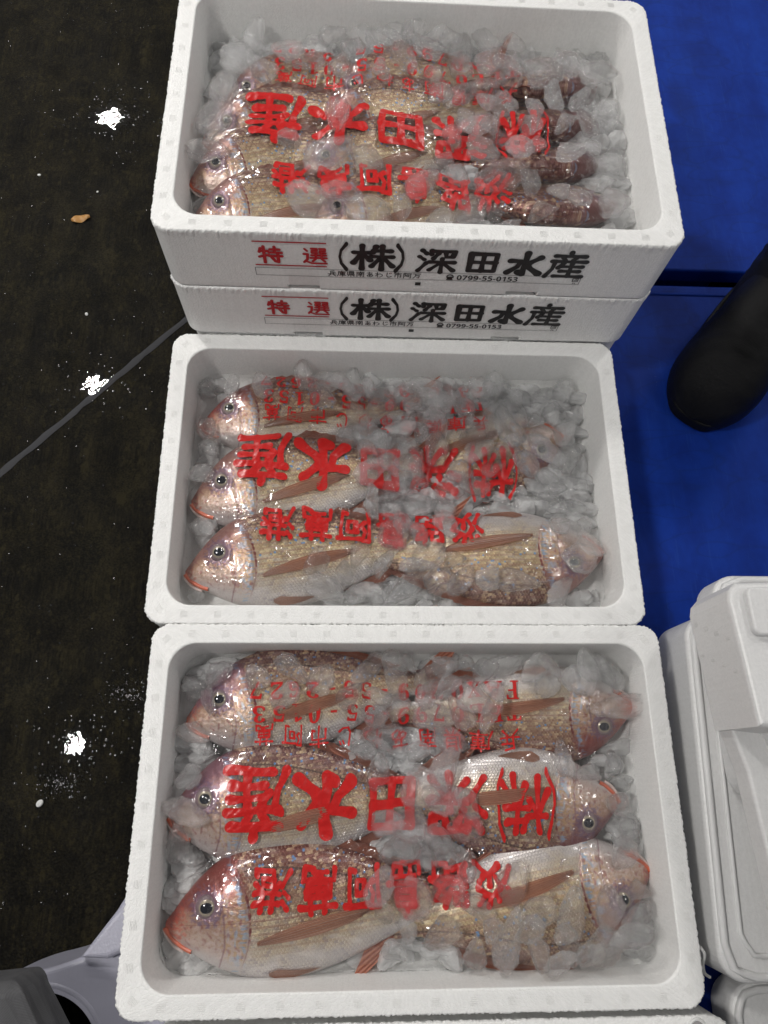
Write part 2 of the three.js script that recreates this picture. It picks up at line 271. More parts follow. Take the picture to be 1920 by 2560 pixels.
fishBox('printed white foam box directly under the topmost far box', [0.006, 0.2014 - H - 0.0012, -0.7875], -0.003, 1, true);
fishBox('lowest white foam box of the far stack, mostly hidden behind the middle box', [0.008, 0.001, -0.7895], 0.001, 2, false).scale.set(0.985, 1, 0.99);
const boxB = fishBox('open white foam box of fish in the middle of the row', BOX.B.slice(0, 3), 0, 1, false); vents(boxB);
const boxC = fishBox('open white foam box of large fish nearest the camera', BOX.C.slice(0, 3), 0, 2, false); vents(boxC);

// ------------------------------------------------------------------ sea bream
const TOP = curve([[0, 0.012], [0.02, 0.036], [0.05, 0.072], [0.1, 0.124], [0.15, 0.166], [0.2, 0.195], [0.28, 0.222], [0.36, 0.231], [0.45, 0.226], [0.55, 0.204], [0.65, 0.169], [0.75, 0.126], [0.85, 0.081], [0.92, 0.057], [1, 0.052]]);
const BOT = curve([[0, -0.018], [0.02, -0.044], [0.05, -0.07], [0.1, -0.106], [0.15, -0.136], [0.2, -0.16], [0.28, -0.188], [0.36, -0.2], [0.45, -0.197], [0.55, -0.177], [0.65, -0.146], [0.75, -0.108], [0.85, -0.07], [0.92, -0.052], [1, -0.05]]);
const THICK = curve([[0, 0.014], [0.05, 0.042], [0.1, 0.06], [0.2, 0.083], [0.3, 0.092], [0.4, 0.09], [0.5, 0.08], [0.6, 0.066], [0.7, 0.05], [0.8, 0.034], [0.9, 0.02], [1, 0.013]]);
const gillS = (lat) => 0.285 - 1.5 * Math.pow(lat - 0.0, 2) - 0.1 * Math.max(0, -lat - 0.08);          // rear edge of the gill cover
const preS = (lat) => 0.205 - 1.1 * Math.pow(lat + 0.02, 2) - 0.2 * Math.max(0, -lat - 0.07);
const EYE = [0.148, 0.058, 0.036];
function bodyY(s, lat) {                                       // height of the flank over the middle plane
  const t = TOP(s), b = BOT(s), m = (t + b) / 2, h = (t - b) / 2, c = clamp((lat - m) / h, -1, 1);
  let y = THICK(s) * Math.pow(Math.max(0, 1 - c * c), 0.42);
  const e = gillS(lat), k = sstep(0.9, 0.6, Math.abs(c)); y += k * 0.006 * (1 - sstep(e - 0.006, e + 0.006, s)) * sstep(0.08, 0.2, s);
  y -= k * 0.003 * Math.exp(-Math.pow((s - preS(lat)) / 0.006, 2));
  const de = Math.hypot(s - EYE[0], lat - EYE[1]); y += 0.004 * Math.exp(-Math.pow((de - 0.044) / 0.012, 2)) - 0.004 * Math.exp(-Math.pow(de / 0.03, 2));
  return y;
}
const fishGeo = (() => {
  const NS = 120, NA = 72, P = [], U = [], I = [];
  for (let i = 0; i <= NS; i++) {
    const s = Math.pow(i / NS, 1.25), t = TOP(s), b = BOT(s), m = (t + b) / 2, h = (t - b) / 2;
    for (let j = 0; j <= NA; j++) {
      const a = j / NA * Math.PI * 2, c = Math.cos(a), lat = m + h * c, up = Math.sin(a) >= 0;
      P.push(s, (up ? 1 : -1) * bodyY(s, lat), -lat); U.push(s, (lat + 0.25) / 0.5);
    }
  }
  for (let i = 0; i < NS; i++) for (let j = 0; j < NA; j++) { const a = i * (NA + 1) + j, b = a + 1, c = a + NA + 1, d = c + 1; I.push(a, b, c, b, d, c); }
  for (const i of [0, NS]) { const c = P.length / 3; P.push(i ? 1.004 : -0.004, 0, -(TOP(i / NS) + BOT(i / NS)) / 2); U.push(i ? 1 : 0, 0.5); for (let j = 0; j < NA; j++) { const a = i * (NA + 1) + j; i ? I.push(c, a, a + 1) : I.push(c, a + 1, a); } }
  const g = new THREE.BufferGeometry(); g.setAttribute('position', new THREE.Float32BufferAttribute(P, 3)); g.setAttribute('uv', new THREE.Float32BufferAttribute(U, 2)); g.setIndex(I); g.computeVertexNormals(); return g;
})();
const scaleAt = (s, lat) => {                                  // [height, cell hash] of the overlapping scales
  const b = (lat + 0.02 * Math.sin(s * 5)) / 0.0099, row = Math.floor(b), fb = b - row - 0.5, a = s / 0.0125 + (row & 1) * 0.5 - fb * fb * 1.1, col = Math.floor(a), fa = a - col;
  return [1 - fa, hash(row * 1.7, col * 2.3), Math.abs(fb)];
};
function fishTexture(kind) {
  const W = 1024, Hh = 512, gold = kind.gold, red = kind.red, o = kind.seed * 17;
  const spots = []; seeded(90 + kind.seed); for (let i = 0; i < 70; i++) spots.push([rr(0.3, 0.85), rr(0.02, 0.2), rr(0.0028, 0.0052)]);
  return dataTex(W, Hh, (px, py) => {
    const s = px / W, lat = (py / Hh) * 0.5 - 0.25, t = TOP(s), b = BOT(s), v = clamp((lat - b) / (t - b)), grain = n2(px * 0.21 + o, py * 0.21), soft = n2(px * 0.012 + o, py * 0.016), mid = n2(px * 0.05, py * 0.06 + o);
    let c = mixc([186, 180, 178], [188, 172, 148], sstep(0.08, 0.34, v + 0.05 * soft));
    c = mixc(c, gold, sstep(0.3, 0.62, v + 0.1 * soft)); c = mixc(c, mixc(gold, red, 0.45), sstep(0.55, 0.78, v + 0.06 * mid)); c = mixc(c, red, sstep(0.74, 0.96, v + 0.05 * mid));
    const [h, id, eb] = scaleAt(s, lat), plain = c, body = sstep(-0.006, 0.02, s - gillS(lat) + 0.012 * mid);
    // scales: pale crescents, darker roots in rows, single glinting plates, stronger here and weaker there
    const patch = 0.35 + 0.65 * sstep(-0.5, 0.6, soft + 0.5 * mid), rim = sstep(0.62, 0.9, h) * (1 - sstep(0.35, 0.5, eb)), root = sstep(0.42, 0.1, h) * (1 - sstep(0.25, 0.5, eb));
    c = mixc(c, [238, 228, 212], body * 0.5 * rim * (0.3 + 0.7 * id) * patch); c = mixc(c, [104, 66, 58], body * root * (0.16 + 0.7 * sstep(0.3, 0.85, v)) * (0.3 + 0.7 * id) * patch); const big = (id * 7.31 + 0.2 * soft + 4) % 1; c = mixc(c, [244, 226, 180], body * 0.5 * sstep(0.72, 0.9, big) * sstep(0.15, 0.4, v)); c = mixc(c, [96, 70, 66], body * 0.2 * sstep(0.3, 0.1, big) * sstep(0.3, 0.6, v)); c = mixc(c, [238, 214, 164], body * 0.45 * sstep(0.7, 0.95, id) * sstep(0.2, 0.5, v) * patch); c = mixc(c, [132, 122, 136], body * 0.35 * sstep(0.25, 0.05, id) * patch); c = mixc(c, [226, 220, 216], body * 0.3 * sstep(0.25, 0.75, n2(px * 0.008 + o + 40, py * 0.02)));
    c = mixc(c, [150, 104, 92], body * 0.28 * sstep(0.5, 0.9, Math.sin(lat * 290) * 0.5 + 0.5) * sstep(0.15, 0.4, v));
    const ll = 0.085 + 0.075 * Math.exp(-Math.pow((s - 0.34) / 0.28, 2)) - 0.05 * sstep(0.5, 1, s), dl = Math.abs(lat - ll); if (s > 0.27) c = mixc(c, [84, 66, 58], 0.75 * (1 - sstep(0.0018, 0.0042, dl + 0.0012 * Math.sin(s * 420))));
    for (const q of spots) { if (Math.abs(q[0] - s) < 0.008) { const d = Math.hypot(q[0] - s, q[1] - lat + 0.0); if (d < q[2] * 1.5) c = mixc(c, [96, 150, 214], 0.75 * (1 - sstep(q[2] * 0.6, q[2] * 1.4, d))); } }
    // head: rosy forehead, pearly cheek, lilac round the eye
    const head = 1 - body; let k = mixc(plain, mixc([182, 158, 152], [166, 128, 114], sstep(0.2, 0.6, v + 0.2 * mid)), 0.62); k = mixc(k, [186, 154, 112], 0.6 * sstep(0.0, 0.5, mid) * sstep(0.17, 0.22, s)); k = mixc(k, kind.brow, sstep(0.56, 0.9, v + 0.12 * soft)); k = mixc(k, kind.nose, 0.7 * sstep(kind.ns, 0.0, s + 0.035 * mid)); k = mixc(k, [200, 178, 172], 0.5 * sstep(0.25, 0.75, n2(px * 0.022 + o, py * 0.03 + 5)) * sstep(0.75, 0.5, v)); k = mixc(k, [120, 60, 62], 0.4 * sstep(0.35, 0.8, n2(px * 0.035 + 3, py * 0.03 + o)));
    const de = Math.hypot(s - EYE[0], (lat - EYE[1])); k = mixc(k, [104, 84, 116], 0.6 * sstep(0.07, 0.04, de + 0.02 * mid)); k = mixc(k, [150, 176, 206], 0.55 * sstep(0.2, 0.7, n2(px * 0.03 + o, py * 0.018)) * sstep(0.2, 0.24, s));
    k = mixc(k, [190, 184, 182], 0.85 * sstep(0.22, 0.08, v)); const pr = Math.abs(s - preS(lat)); k = mixc(k, [126, 92, 98], 0.55 * (1 - sstep(0.001, 0.005, pr)) * sstep(0.9, 0.7, v));
    c = mixc(c, k, head);
    const gl = s - gillS(lat); c = mixc(c, [98, 26, 24], 0.9 * (1 - sstep(0.001, 0.0052 + 0.0045 * n2(py * 0.05 + o, 3), Math.abs(gl - 0.004))) * sstep(0.28, 0.4, v) * sstep(0.8, 0.68, v) * sstep(-0.6, 0.1, n2(py * 0.03, o + 2))); c = mixc(c, [138, 104, 104], 0.4 * (1 - sstep(0.001, 0.004, Math.abs(gl - 0.002))) * sstep(0.05, 0.2, v) * sstep(0.95, 0.85, v)); c = mixc(c, [120, 160, 200], 0.5 * (1 - sstep(0.006, 0.016, Math.abs(gl + 0.016))) * sstep(0.1, 0.6, n2(py * 0.08, o)));
    const g = 11 * grain + 7 * n2(px * 0.6, py * 0.6); return [clamp(c[0] + g, 0, 255), clamp(c[1] + g, 0, 255), clamp(c[2] + g, 0, 255)];
  }, true, false);
}
const fishBump = dataTex(1024, 512, (px, py) => {
  const s = px / 1024, lat = (py / 512) * 0.5 - 0.25, [h, id, eb] = scaleAt(s, lat), body = sstep(-0.004, 0.01, s - gillS(lat)), v = body * (0.25 + 0.6 * h * (1 - 0.7 * sstep(0.3, 0.5, eb)) + 0.12 * id) + (1 - body) * (0.5 + 0.12 * n2(px * 0.04, py * 0.05) + 0.08 * n2(px * 0.2, py * 0.2)); const k = 255 * clamp(v); return [k, k, k];
}, false, false);
const KINDS = [
  { seed: 1, gold: [164, 142, 116], red: [96, 56, 54], brow: [120, 78, 82], nose: [158, 88, 80], ns: 0.05 },
  { seed: 2, gold: [160, 130, 104], red: [100, 50, 44], brow: [130, 62, 56], nose: [184, 66, 46], ns: 0.09 },
  { seed: 3, gold: [182, 160, 120], red: [104, 70, 62], brow: [138, 98, 90], nose: [168, 92, 80], ns: 0.04 },
  { seed: 4, gold: [112, 76, 66], red: [88, 44, 40], brow: [98, 54, 50], nose: [124, 62, 54], ns: 0.05 },
  { seed: 5, gold: [170, 146, 112], red: [92, 56, 56], brow: [124, 86, 96], nose: [178, 84, 62], ns: 0.06 },
].map((k) => phys({ map: fishTexture(k), bumpMap: fishBump, bumpScale: 0.001, roughness: 0.33, metalness: 0.38, clearcoat: 0.5, clearcoatRoughness: 0.14, side: THREE.DoubleSide }));
const finTex = dataTex(256, 128, (x, y) => { const ray = Math.pow(0.5 + 0.5 * Math.sin(y / 128 * Math.PI * 2 * 13), 2), n = n2(x * 0.05, y * 0.2); return mixc([226, 176, 146], [158, 84, 56], clamp(0.05 + 0.75 * ray + 0.25 * n)); }, true);
const finBump = dataTex(64, 256, (x, y) => { const v = 255 * (0.5 + 0.5 * Math.sin(y / 256 * Math.PI * 2 * 13)); return [v, v, v]; });
const finMat = phys({ map: finTex, bumpMap: finBump, bumpScale: 0.0008, roughness: 0.45, transmission: 0.58, thickness: 0, side: THREE.DoubleSide });
const redFin = phys({ map: finTex, color: new THREE.Color(0.72, 0.5, 0.46), bumpMap: finBump, bumpScale: 0.0008, roughness: 0.5, transmission: 0.45, thickness: 0, side: THREE.DoubleSide });
const irisMat = phys({ color: new THREE.Color(0.34, 0.29, 0.22), roughness: 0.25, metalness: 0.3, clearcoat: 1, clearcoatRoughness: 0.03 });
const socketMat = phys({ color: new THREE.Color(0.16, 0.11, 0.12), roughness: 0.4, clearcoat: 0.6 });
const pupilMat = phys({ color: new THREE.Color(0.008, 0.009, 0.014), roughness: 0.12, clearcoat: 1, clearcoatRoughness: 0.02 });
const lipMat = phys({ color: new THREE.Color(0.52, 0.105, 0.045), roughness: 0.35, clearcoat: 0.5 });
// a fin: a thin fan with real thickness along its rays
const pectoral = gridGeo(26, 14, (u, v) => {
  const len = 0.40, w = (0.012 + 0.062 * Math.sin(Math.min(u * 1.25, 1) * Math.PI * 0.5)) * Math.pow(1 - u, 0.35) + 0.002, s = 0.31 + len * u * (1 - 0.16 * Math.abs(v - 0.7) - 0.03 * Math.abs(Math.sin(v * 20)) * u), lat = -0.062 + 0.085 * u - 0.03 * u * u + (v - 0.55) * w;
  return [s, bodyY(s, lat) + 0.006 + 0.012 * Math.sin(u * Math.PI) + 0.0018 * Math.sin(v * 40), -lat, u, v];
});
const dorsal = gridGeo(64, 6, (u, v) => { const s = 0.24 + 0.62 * u, saw = 0.75 + 0.25 * Math.abs(((u * 14) % 1) - 0.3) * 1.4, hgt = (0.008 + 0.024 * Math.sin(Math.pow(u, 0.6) * Math.PI)) * saw; return [s + 0.045 * v, 0.006 * Math.sin(u * 44) * v, -(TOP(s) - 0.004 + hgt * v), u * 2, v]; });
const anal = gridGeo(24, 5, (u, v) => { const s = 0.62 + 0.22 * u, hgt = 0.05 * Math.sin(Math.pow(u, 0.5) * Math.PI * 0.95) + 0.004; return [s + 0.03 * v, 0.003 * Math.sin(u * 30) * v, -(BOT(s) + 0.004 - hgt * v), u, v]; });
const pelvic = gridGeo(18, 6, (u, v) => { const s = 0.34 + 0.17 * u, lat = BOT(s) + 0.03 - 0.012 * u + (v - 0.5) * 0.045 * Math.pow(Math.max(0, 1 - u), 0.8) * Math.min(1, u * 4 + 0.25); return [s, bodyY(s, Math.max(lat, BOT(s) + 0.012)) + 0.004, -lat, u, v]; });
const tail = gridGeo(20, 24, (u, v) => { const k = v * 2 - 1, len = 0.10 + 0.13 * Math.pow(Math.abs(k), 1.4), sp = 0.05 + 0.14 * Math.pow(u, 0.9); return [0.985 + len * u, 0.004 * Math.sin(v * 70) * u, -k * sp, u, v]; });
const lip = (() => { const pts = [[-0.002, -0.006], [0.012, -0.03], [0.035, -0.05], [0.062, -0.07], [0.088, -0.083]].map(([s, l]) => new THREE.Vector3(s, bodyY(clamp(s, 0.004, 1), l) + 0.0005, -l)); const g = new THREE.TubeGeometry(new THREE.CatmullRomCurve3(pts), 24, 0.0085, 8); return g; })();
const lip2 = (() => { const pts = [[-0.004, -0.014], [0.008, -0.04], [0.03, -0.066], [0.06, -0.084]].map(([s, l]) => new THREE.Vector3(s, bodyY(clamp(s, 0.004, 1), Math.max(l, BOT(clamp(s, 0, 1)) + 0.004)) - 0.002, -l)); return new THREE.TubeGeometry(new THREE.CatmullRomCurve3(pts), 20, 0.007, 8); })();
const paleLip = phys({ color: new THREE.Color(0.55, 0.45, 0.42), roughness: 0.4, clearcoat: 0.5 });
const socketGeo = new THREE.SphereGeometry(EYE[2] * 1.08, 28, 12).scale(1, 0.42, 1), irisGeo = new THREE.SphereGeometry(EYE[2] * 0.86, 32, 16).scale(1, 0.5, 1), pupilGeo = new THREE.SphereGeometry(EYE[2] * 0.63, 28, 14).scale(1.06, 0.45, 1);
const FISH = []; seeded(404);
function fish(box, label, snout, deg, SL, roll = 0, kind = 0, pitch = 0, bend = 0) {
  const t = thing('sea_bream', label, 'fish', snout, 0, 'sea bream in the ' + box + ' box');
  t.rotation.set(roll, THREE.MathUtils.degToRad(deg), pitch, 'YXZ'); t.scale.set(SL, SL * rr(0.94, 1.04), SL * rr(0.94, 1.07));
  part(t, 'body', fishGeo, KINDS[kind]);
  const ey = bodyY(EYE[0], EYE[1]);
  const eye = part(t, 'eye', socketGeo, socketMat); eye.position.set(EYE[0], ey - 0.001, -EYE[1]);
  const ir = part(eye, 'iris', irisGeo, irisMat); ir.position.y = 0.0036; const pu = part(eye, 'pupil', pupilGeo, pupilMat); pu.position.y = 0.0098;
  part(t, 'upper_lip', lip, lipMat); part(t, 'lower_lip', lip2, paleLip);
  part(t, 'pectoral_fin', pectoral, finMat); part(t, 'dorsal_fin', dorsal, redFin); part(t, 'anal_fin', anal, redFin); part(t, 'pelvic_fin', pelvic, finMat); part(t, 'tail_fin', tail, redFin);
  FISH.push({ box, o: t }); return t;
}
const yC = -0.053;
fish('nearest', 'largest sea bream, head at left, lowest in the nearest box', [-0.267, yC - 0.002, 0.122], 4.5, 0.325, 0.10, 1);
fish('nearest', 'sea bream with head at left in the middle of the nearest box', [-0.274, yC, 0.012], 3, 0.30, 0.12, 4);
fish('nearest', 'sea bream with violet snout at far left corner of the nearest box', [-0.262, yC + 0.002, -0.092], 9, 0.29, 0.05, 4);
fish('nearest', 'sea bream with head at right along far side of the nearest box', [0.277, yC, -0.104], 181, 0.295, -0.22, 1);
fish('nearest', 'sea bream with head at right under the parenthesised character, nearest box', [0.247, yC, 0.004], 178, 0.285, -0.16, 0);
fish('nearest', 'sea bream with copper head at right front corner of the nearest box', [0.276, yC - 0.004, 0.078], 189, 0.30, 0.02, 2);
fish('middle', 'sea bream with head at left, lowest in the middle box', [-0.279, yC, -0.272], 8, 0.315, 0.12, 2);
fish('middle', 'sea bream under the largest red characters, head at left, middle box', [-0.279, yC + 0.002, -0.366], 11, 0.30, 0.12, 2);
fish('middle', 'sea bream with violet snout at far left corner of the middle box', [-0.277, yC - 0.006, -0.482], 6, 0.28, 0.08, 1);
fish('middle', 'sea bream with silver belly, head at right front, middle box', [0.262, yC - 0.002, -0.30], 180, 0.315, 0.04, 2);
fish('middle', 'sea bream half under ice at far right of the middle box', [0.228, yC - 0.012, -0.474], 190, 0.28, -0.1, 2);
const yA = 0.148;
fish('far', 'small sea bream in front left corner of the far box', [-0.262, yA, -0.652], 8, 0.235, 0.42, 2);
fish('far', 'small golden sea bream second from front at left of far box', [-0.270, yA, -0.706], 13, 0.24, 0.42, 2);
fish('far', 'small golden sea bream third from front at left of far box', [-0.260, yA, -0.772], 15, 0.235, 0.42, 2);
fish('far', 'small sea bream farthest back at left of far box', [-0.238, yA - 0.004, -0.836], 15, 0.22, 0.42, 2);
fish('far', 'small sea bream in front middle of far box, eye at rim', [-0.124, yA, -0.650], 10, 0.23, 0.42, 2);
fish('far', 'small sea bream second from front in middle of far box', [-0.138, yA + 0.002, -0.722], 14, 0.23, 0.42, 2);
fish('far', 'small sea bream third from front in middle of far box', [-0.118, yA, -0.790], 15, 0.23, 0.42, 2);
fish('far', 'small sea bream farthest back in middle of far box', [-0.102, yA, -0.842], 18, 0.22, 0.42, 2);
fish('far', 'dark backed sea bream farthest back at right of far box', [0.262, yA - 0.014, -0.905], 183, 0.25, 0.75, 3);
fish('far', 'dark backed sea bream second from back at right of far box', [0.250, yA - 0.014, -0.835], 182, 0.24, 0.75, 3);
fish('far', 'dark brown backed sea bream third from back at right of far box', [0.252, yA - 0.014, -0.768], 181, 0.24, 0.75, 3);
fish('far', 'dark backed sea bream in front right corner of far box', [0.266, yA - 0.014, -0.700], 176, 0.25, 0.6, 3);

// ------------------------------------------------------------------ printed film draped over the fish
const sheetPrint = (() => {
  const Wp = 2048, Hp = 1340, [c, x] = canvas(Wp, Hp), PX = Wp / 0.52;      // x to the left, z towards the viewer is up
  x.fillStyle = '#000'; x.fillRect(0, 0, Wp, Hp); x.fillStyle = x.strokeStyle = '#fff';
  const at = (ch, cx, cz, w, h, lw) => glyph(x, ch, (0.26 - cx) * PX - w * PX / 2, (0.17 - cz) * PX - h * PX / 2, w * PX, h * PX, lw, 1);
  ['淡', '路', '島', '阿', '萬', '港'].forEach((ch, i) => at(ch, 0.092 - i * 0.0484, 0.086, 0.042, 0.047, 13));
  at('(', 0.161, 0.003, 0.03, 0.075, 10); at('株', 0.132, 0.003, 0.054, 0.068, 12.5); at(')', 0.102, 0.003, 0.03, 0.075, 10);
  at('深', 0.055, 0.003, 0.066, 0.072, 13); at('田', -0.021, 0.001, 0.062, 0.064, 16); at('水', -0.096, -0.001, 0.07, 0.072, 18); at('産', -0.174, -0.003, 0.07, 0.075, 13.5);
  [...'兵庫県南あわじ市阿萬'].forEach((ch, i) => at(ch, 0.118 - i * 0.0317, -0.067 - i * 0.0008, 0.024, 0.024, 9));
  x.font = 'bold 106px serif'; x.textAlign = 'center';
  [...'TEL0799-55-0153'].forEach((ch, i) => x.fillText(ch, (0.26 - (0.123 - i * 0.0212)) * PX, (0.17 + 0.098) * PX + 38)); [...'FAX0799-55-2627'].forEach((ch, i) => x.fillText(ch, (0.26 - (0.122 - i * 0.0214)) * PX, (0.17 + 0.125) * PX + 38));
  const t = new THREE.CanvasTexture(c); return t;
})();
const filmBump = dataTex(512, 512, (x, y) => { const a = tileNoise(x / 60, y / 26, 8.53, 70), b = tileNoise(x / 16, y / 34, 32, 75), k = Math.pow(1 - Math.abs(tileNoise(x / 70, y / 70, 7.31, 79)), 9); const v = 255 * clamp(0.35 + 0.2 * a + 0.1 * b + 0.45 * k); return [v, v, v]; });
const filmMat = phys({ color: 0xffffff, transmission: 1, thickness: 0, roughness: 0.11, ior: 1.5, bumpMap: filmBump, bumpScale: 0.004, side: THREE.DoubleSide });
const inkMat = phys({ color: new THREE.Color(0.52, 0.009, 0.008), alphaMap: sheetPrint, transparent: true, opacity: 0.97, roughness: 0.3, bumpMap: filmBump, bumpScale: 0.0012, side: THREE.DoubleSide });
const HF = {};
scene.updateMatrixWorld(true);
function heightField(box, [cx, cy, cz]) {
  const NX = 150, NZ = 100, hw = BW / 2 - 0.027, hd = BD / 2 - 0.027, y0 = cy - 0.062, f = new Float32Array((NX + 1) * (NZ + 1)).fill(y0), v = new THREE.Vector3(), P = fishGeo.attributes.position;
  const ix = (x) => (x - cx + hw) / (2 * hw) * NX, iz = (z) => (z - cz + hd) / (2 * hd) * NZ;
  for (const q of FISH) if (q.box === box) for (let i = 0; i < P.count; i++) {
    v.fromBufferAttribute(P, i).applyMatrix4(q.o.matrixWorld); const a = Math.round(ix(v.x)), b = Math.round(iz(v.z));
    for (let dz = -1; dz <= 1; dz++) for (let dx = -1; dx <= 1; dx++) { const x = a + dx, z = b + dz; if (x < 0 || z < 0 || x > NX || z > NZ) continue; const k = z * (NX + 1) + x; if (v.y > f[k]) f[k] = v.y; }
  }
  const bare = f.slice();
  let h = f.map((x) => Math.max(x, y0)); const lim = f;
  for (let it = 0; it < 260; it++) {                           // a sheet under slight tension resting on what is below
    const g = h.slice();
    for (let z = 1; z < NZ; z++) for (let x = 1; x < NX; x++) { const k = z * (NX + 1) + x, m = 0.25 * (h[k - 1] + h[k + 1] + h[k - NX - 1] + h[k + NX + 1]) - 0.00007; g[k] = Math.max(lim[k] + 0.0012, m); }
    h = g;
  }
  const at = (arr) => (x, z) => { const a = clamp(ix(x), 0, NX - 1e-3), b = clamp(iz(z), 0, NZ - 1e-3), i = Math.floor(a), j = Math.floor(b), u = a - i, w = b - j, k = j * (NX + 1) + i; return (arr[k] * (1 - u) + arr[k + 1] * u) * (1 - w) + (arr[k + NX + 1] * (1 - u) + arr[k + NX + 2] * u) * w; };
  return { film: at(h), bare: at(bare), hw, hd, cx, cy, cz };
}
function film(box, key, label, dz) {
  const f = HF[key] = heightField(box, BOX[key]);
  const grid = (lift) => gridGeo(220, 150, (u, v) => {
    const x = f.cx + (u * 2 - 1) * f.hw * 0.99, z = f.cz + (v * 2 - 1) * f.hd * 0.99, sag = f.film(x, z) - f.bare(x, z), kk = key.charCodeAt(0) * 3.1, ridge = Math.pow(1 - Math.abs(n2((x + z * 0.6) * 16 + kk, (z - x * 0.3) * 30)), 8) * 0.004 + Math.pow(1 - Math.abs(n2((x - z * 0.5) * 26 + kk, (z + x) * 14 + 9)), 10) * 0.003, wr = 0.0011 * n2(x * 60 + kk, z * 34) * sstep(0.001, 0.01, sag) + ridge * (0.22 + 0.78 * sstep(0.001, 0.008, sag)) + 0.0004 * n2(x * 130, z * 90);
    return [x - f.cx, f.film(x, z) + wr + lift - f.cy, z - f.cz, (0.26 - (x - f.cx) + 0.0026 * n2(x * 14 + kk, z * 14) + 0.0003 * n2(x * 80, z * 80 + kk)) / 0.52, (z - f.cz + 0.17 - dz + 0.0026 * n2(x * 14 + 9, z * 15 + kk) + 0.0003 * n2(x * 80 + kk, z * 80)) / 0.34];
  });
  const t = thing('printed_film', label, 'plastic film', [f.cx, f.cy, f.cz], 0, 'printed films over the fish');
  part(t, 'film_sheet', grid(0.0016), filmMat); const ink = part(t, 'red_lettering', grid(0.0022), inkMat, 'red lettering printed on the clear film');
}
film('nearest', 'C', 'clear film with red lettering over the fish in the nearest box', 0);
film('middle', 'B', 'clear film with red lettering over the fish in the middle box', -0.022);
film('far', 'A', 'clear film with red lettering over the small fish in the far box', 0.008);

// ------------------------------------------------------------------ ice
const iceGeo = [];
for (let k = 0; k < 10; k++) {
  seeded(200 + k); const cuts = []; for (let i = 0; i < 7; i++) { const v = new THREE.Vector3(rr(-1, 1), rr(-1, 1), rr(-1, 1)).normalize(); cuts.push([v, rr(0.42, 0.82)]); }
  const g = mergeVertices(new THREE.IcosahedronGeometry(1, 9).deleteAttribute('normal').deleteAttribute('uv')), p = g.attributes.position, v = new THREE.Vector3(), U = [];
  for (let i = 0; i < p.count; i++) {
    v.fromBufferAttribute(p, i).normalize(); const d = v.clone(); let r = 1;
    for (const [n, c] of cuts) { const q = d.dot(n); if (q > 0.05) { const lim = c / q, e = 11 + (k % 3) * 5; r = -Math.log(Math.exp(-r * e) + Math.exp(-lim * e)) / e; } }
    r *= 1 + 0.10 * n3(d.x * 1.6 + k * 7, d.y * 1.6, d.z * 1.6) + 0.035 * n3(d.x * 4.5, d.y * 4.5 + k * 3, d.z * 4.5); v.multiplyScalar(r); p.setXYZ(i, v.x, v.y, v.z);
    U.push(Math.atan2(d.z, d.x) / Math.PI * 1.2, d.y * 0.8 + 0.3 * d.x);
  }
  g.setAttribute('uv', new THREE.Float32BufferAttribute(U, 2)); g.computeVertexNormals(); iceGeo.push(g);
}
function iceHeap(key, box, label, patches, small) {
  const f = HF[key], placed = [];
  const spot = (c, r, minGap) => { const a = rr(0, Math.PI * 2), q = Math.sqrt(rnd()), x = f.cx + c[0] + Math.cos(a) * q * c[2], z = f.cz + c[1] + Math.sin(a) * q * c[3]; if (Math.abs(x - f.cx) > BW / 2 - 0.027 - r || Math.abs(z - f.cz) > BD / 2 - 0.027 - r) return null; for (const p of placed) if (Math.hypot(p.x - x, p.z - z) < minGap * (r + p.r)) return null; return { x, z, r }; };
  for (const c of patches) for (let n = 0, tries = 0; n < c[4] && tries < 400; tries++) {
    const r = rr(c[5] ?? 0.016, c[6] ?? 0.026), p = spot(c, r, c[7] ?? 0.78); if (!p) continue; n++; placed.push(p);
    const milky = rnd() < 0.66 ? 0 : 1, gi = Math.floor(rnd() * iceGeo.length), m = put(shade(new THREE.Mesh(iceGeo[gi], ICE[milky])), 'ice_chunk', label, 'ice', 'ice chunks in the ' + box + ' box');
    const sy = rr(0.55, 0.85); m.scale.set(r * rr(0.9, 1.6), r * sy, r * rr(0.7, 1.05)); m.rotation.set(rr(-0.35, 0.35), rr(0, Math.PI * 2), rr(-0.35, 0.35));
    m.position.set(p.x, f.film(p.x, p.z) + r * sy * 0.62 + (c[8] ?? 0), p.z); const core = part(m, 'cloudy_core', iceGeo[gi], CORE[milky]); core.scale.setScalar(0.93);
  }
  // fine broken ice under the film, along the walls and between the fish
  seeded(500 + key.charCodeAt(0)); const list = [];
  for (let i = 0; i < small * 5 && list.length < small; i++) { const x = f.cx + rr(-1, 1) * (BW / 2 - 0.038), z = f.cz + rr(-1, 1) * (BD / 2 - 0.038), free = f.film(x, z) - f.bare(x, z); if (f.bare(x, z) > f.cy - 0.055) continue; const r = rr(0.009, 0.018); list.push(new THREE.Matrix4().compose(new THREE.Vector3(x, f.cy - 0.068 + rnd() * Math.max(0.004, Math.min(free, 0.02) * 0.6), z), new THREE.Quaternion().setFromEuler(new THREE.Euler(rr(0, 6), rr(0, 6), 0)), new THREE.Vector3(r * rr(1, 1.7), r * rr(0.5, 0.8), r))); }
  const im = shade(new THREE.InstancedMesh(iceGeo[5], ICEBITS, list.length)); list.forEach((m, i) => im.setMatrixAt(i, m)); put(im, 'crushed_ice', 'fine crushed ice packed under the film in the ' + box + ' box', 'crushed ice', null, 'stuff');
}
seeded(31);
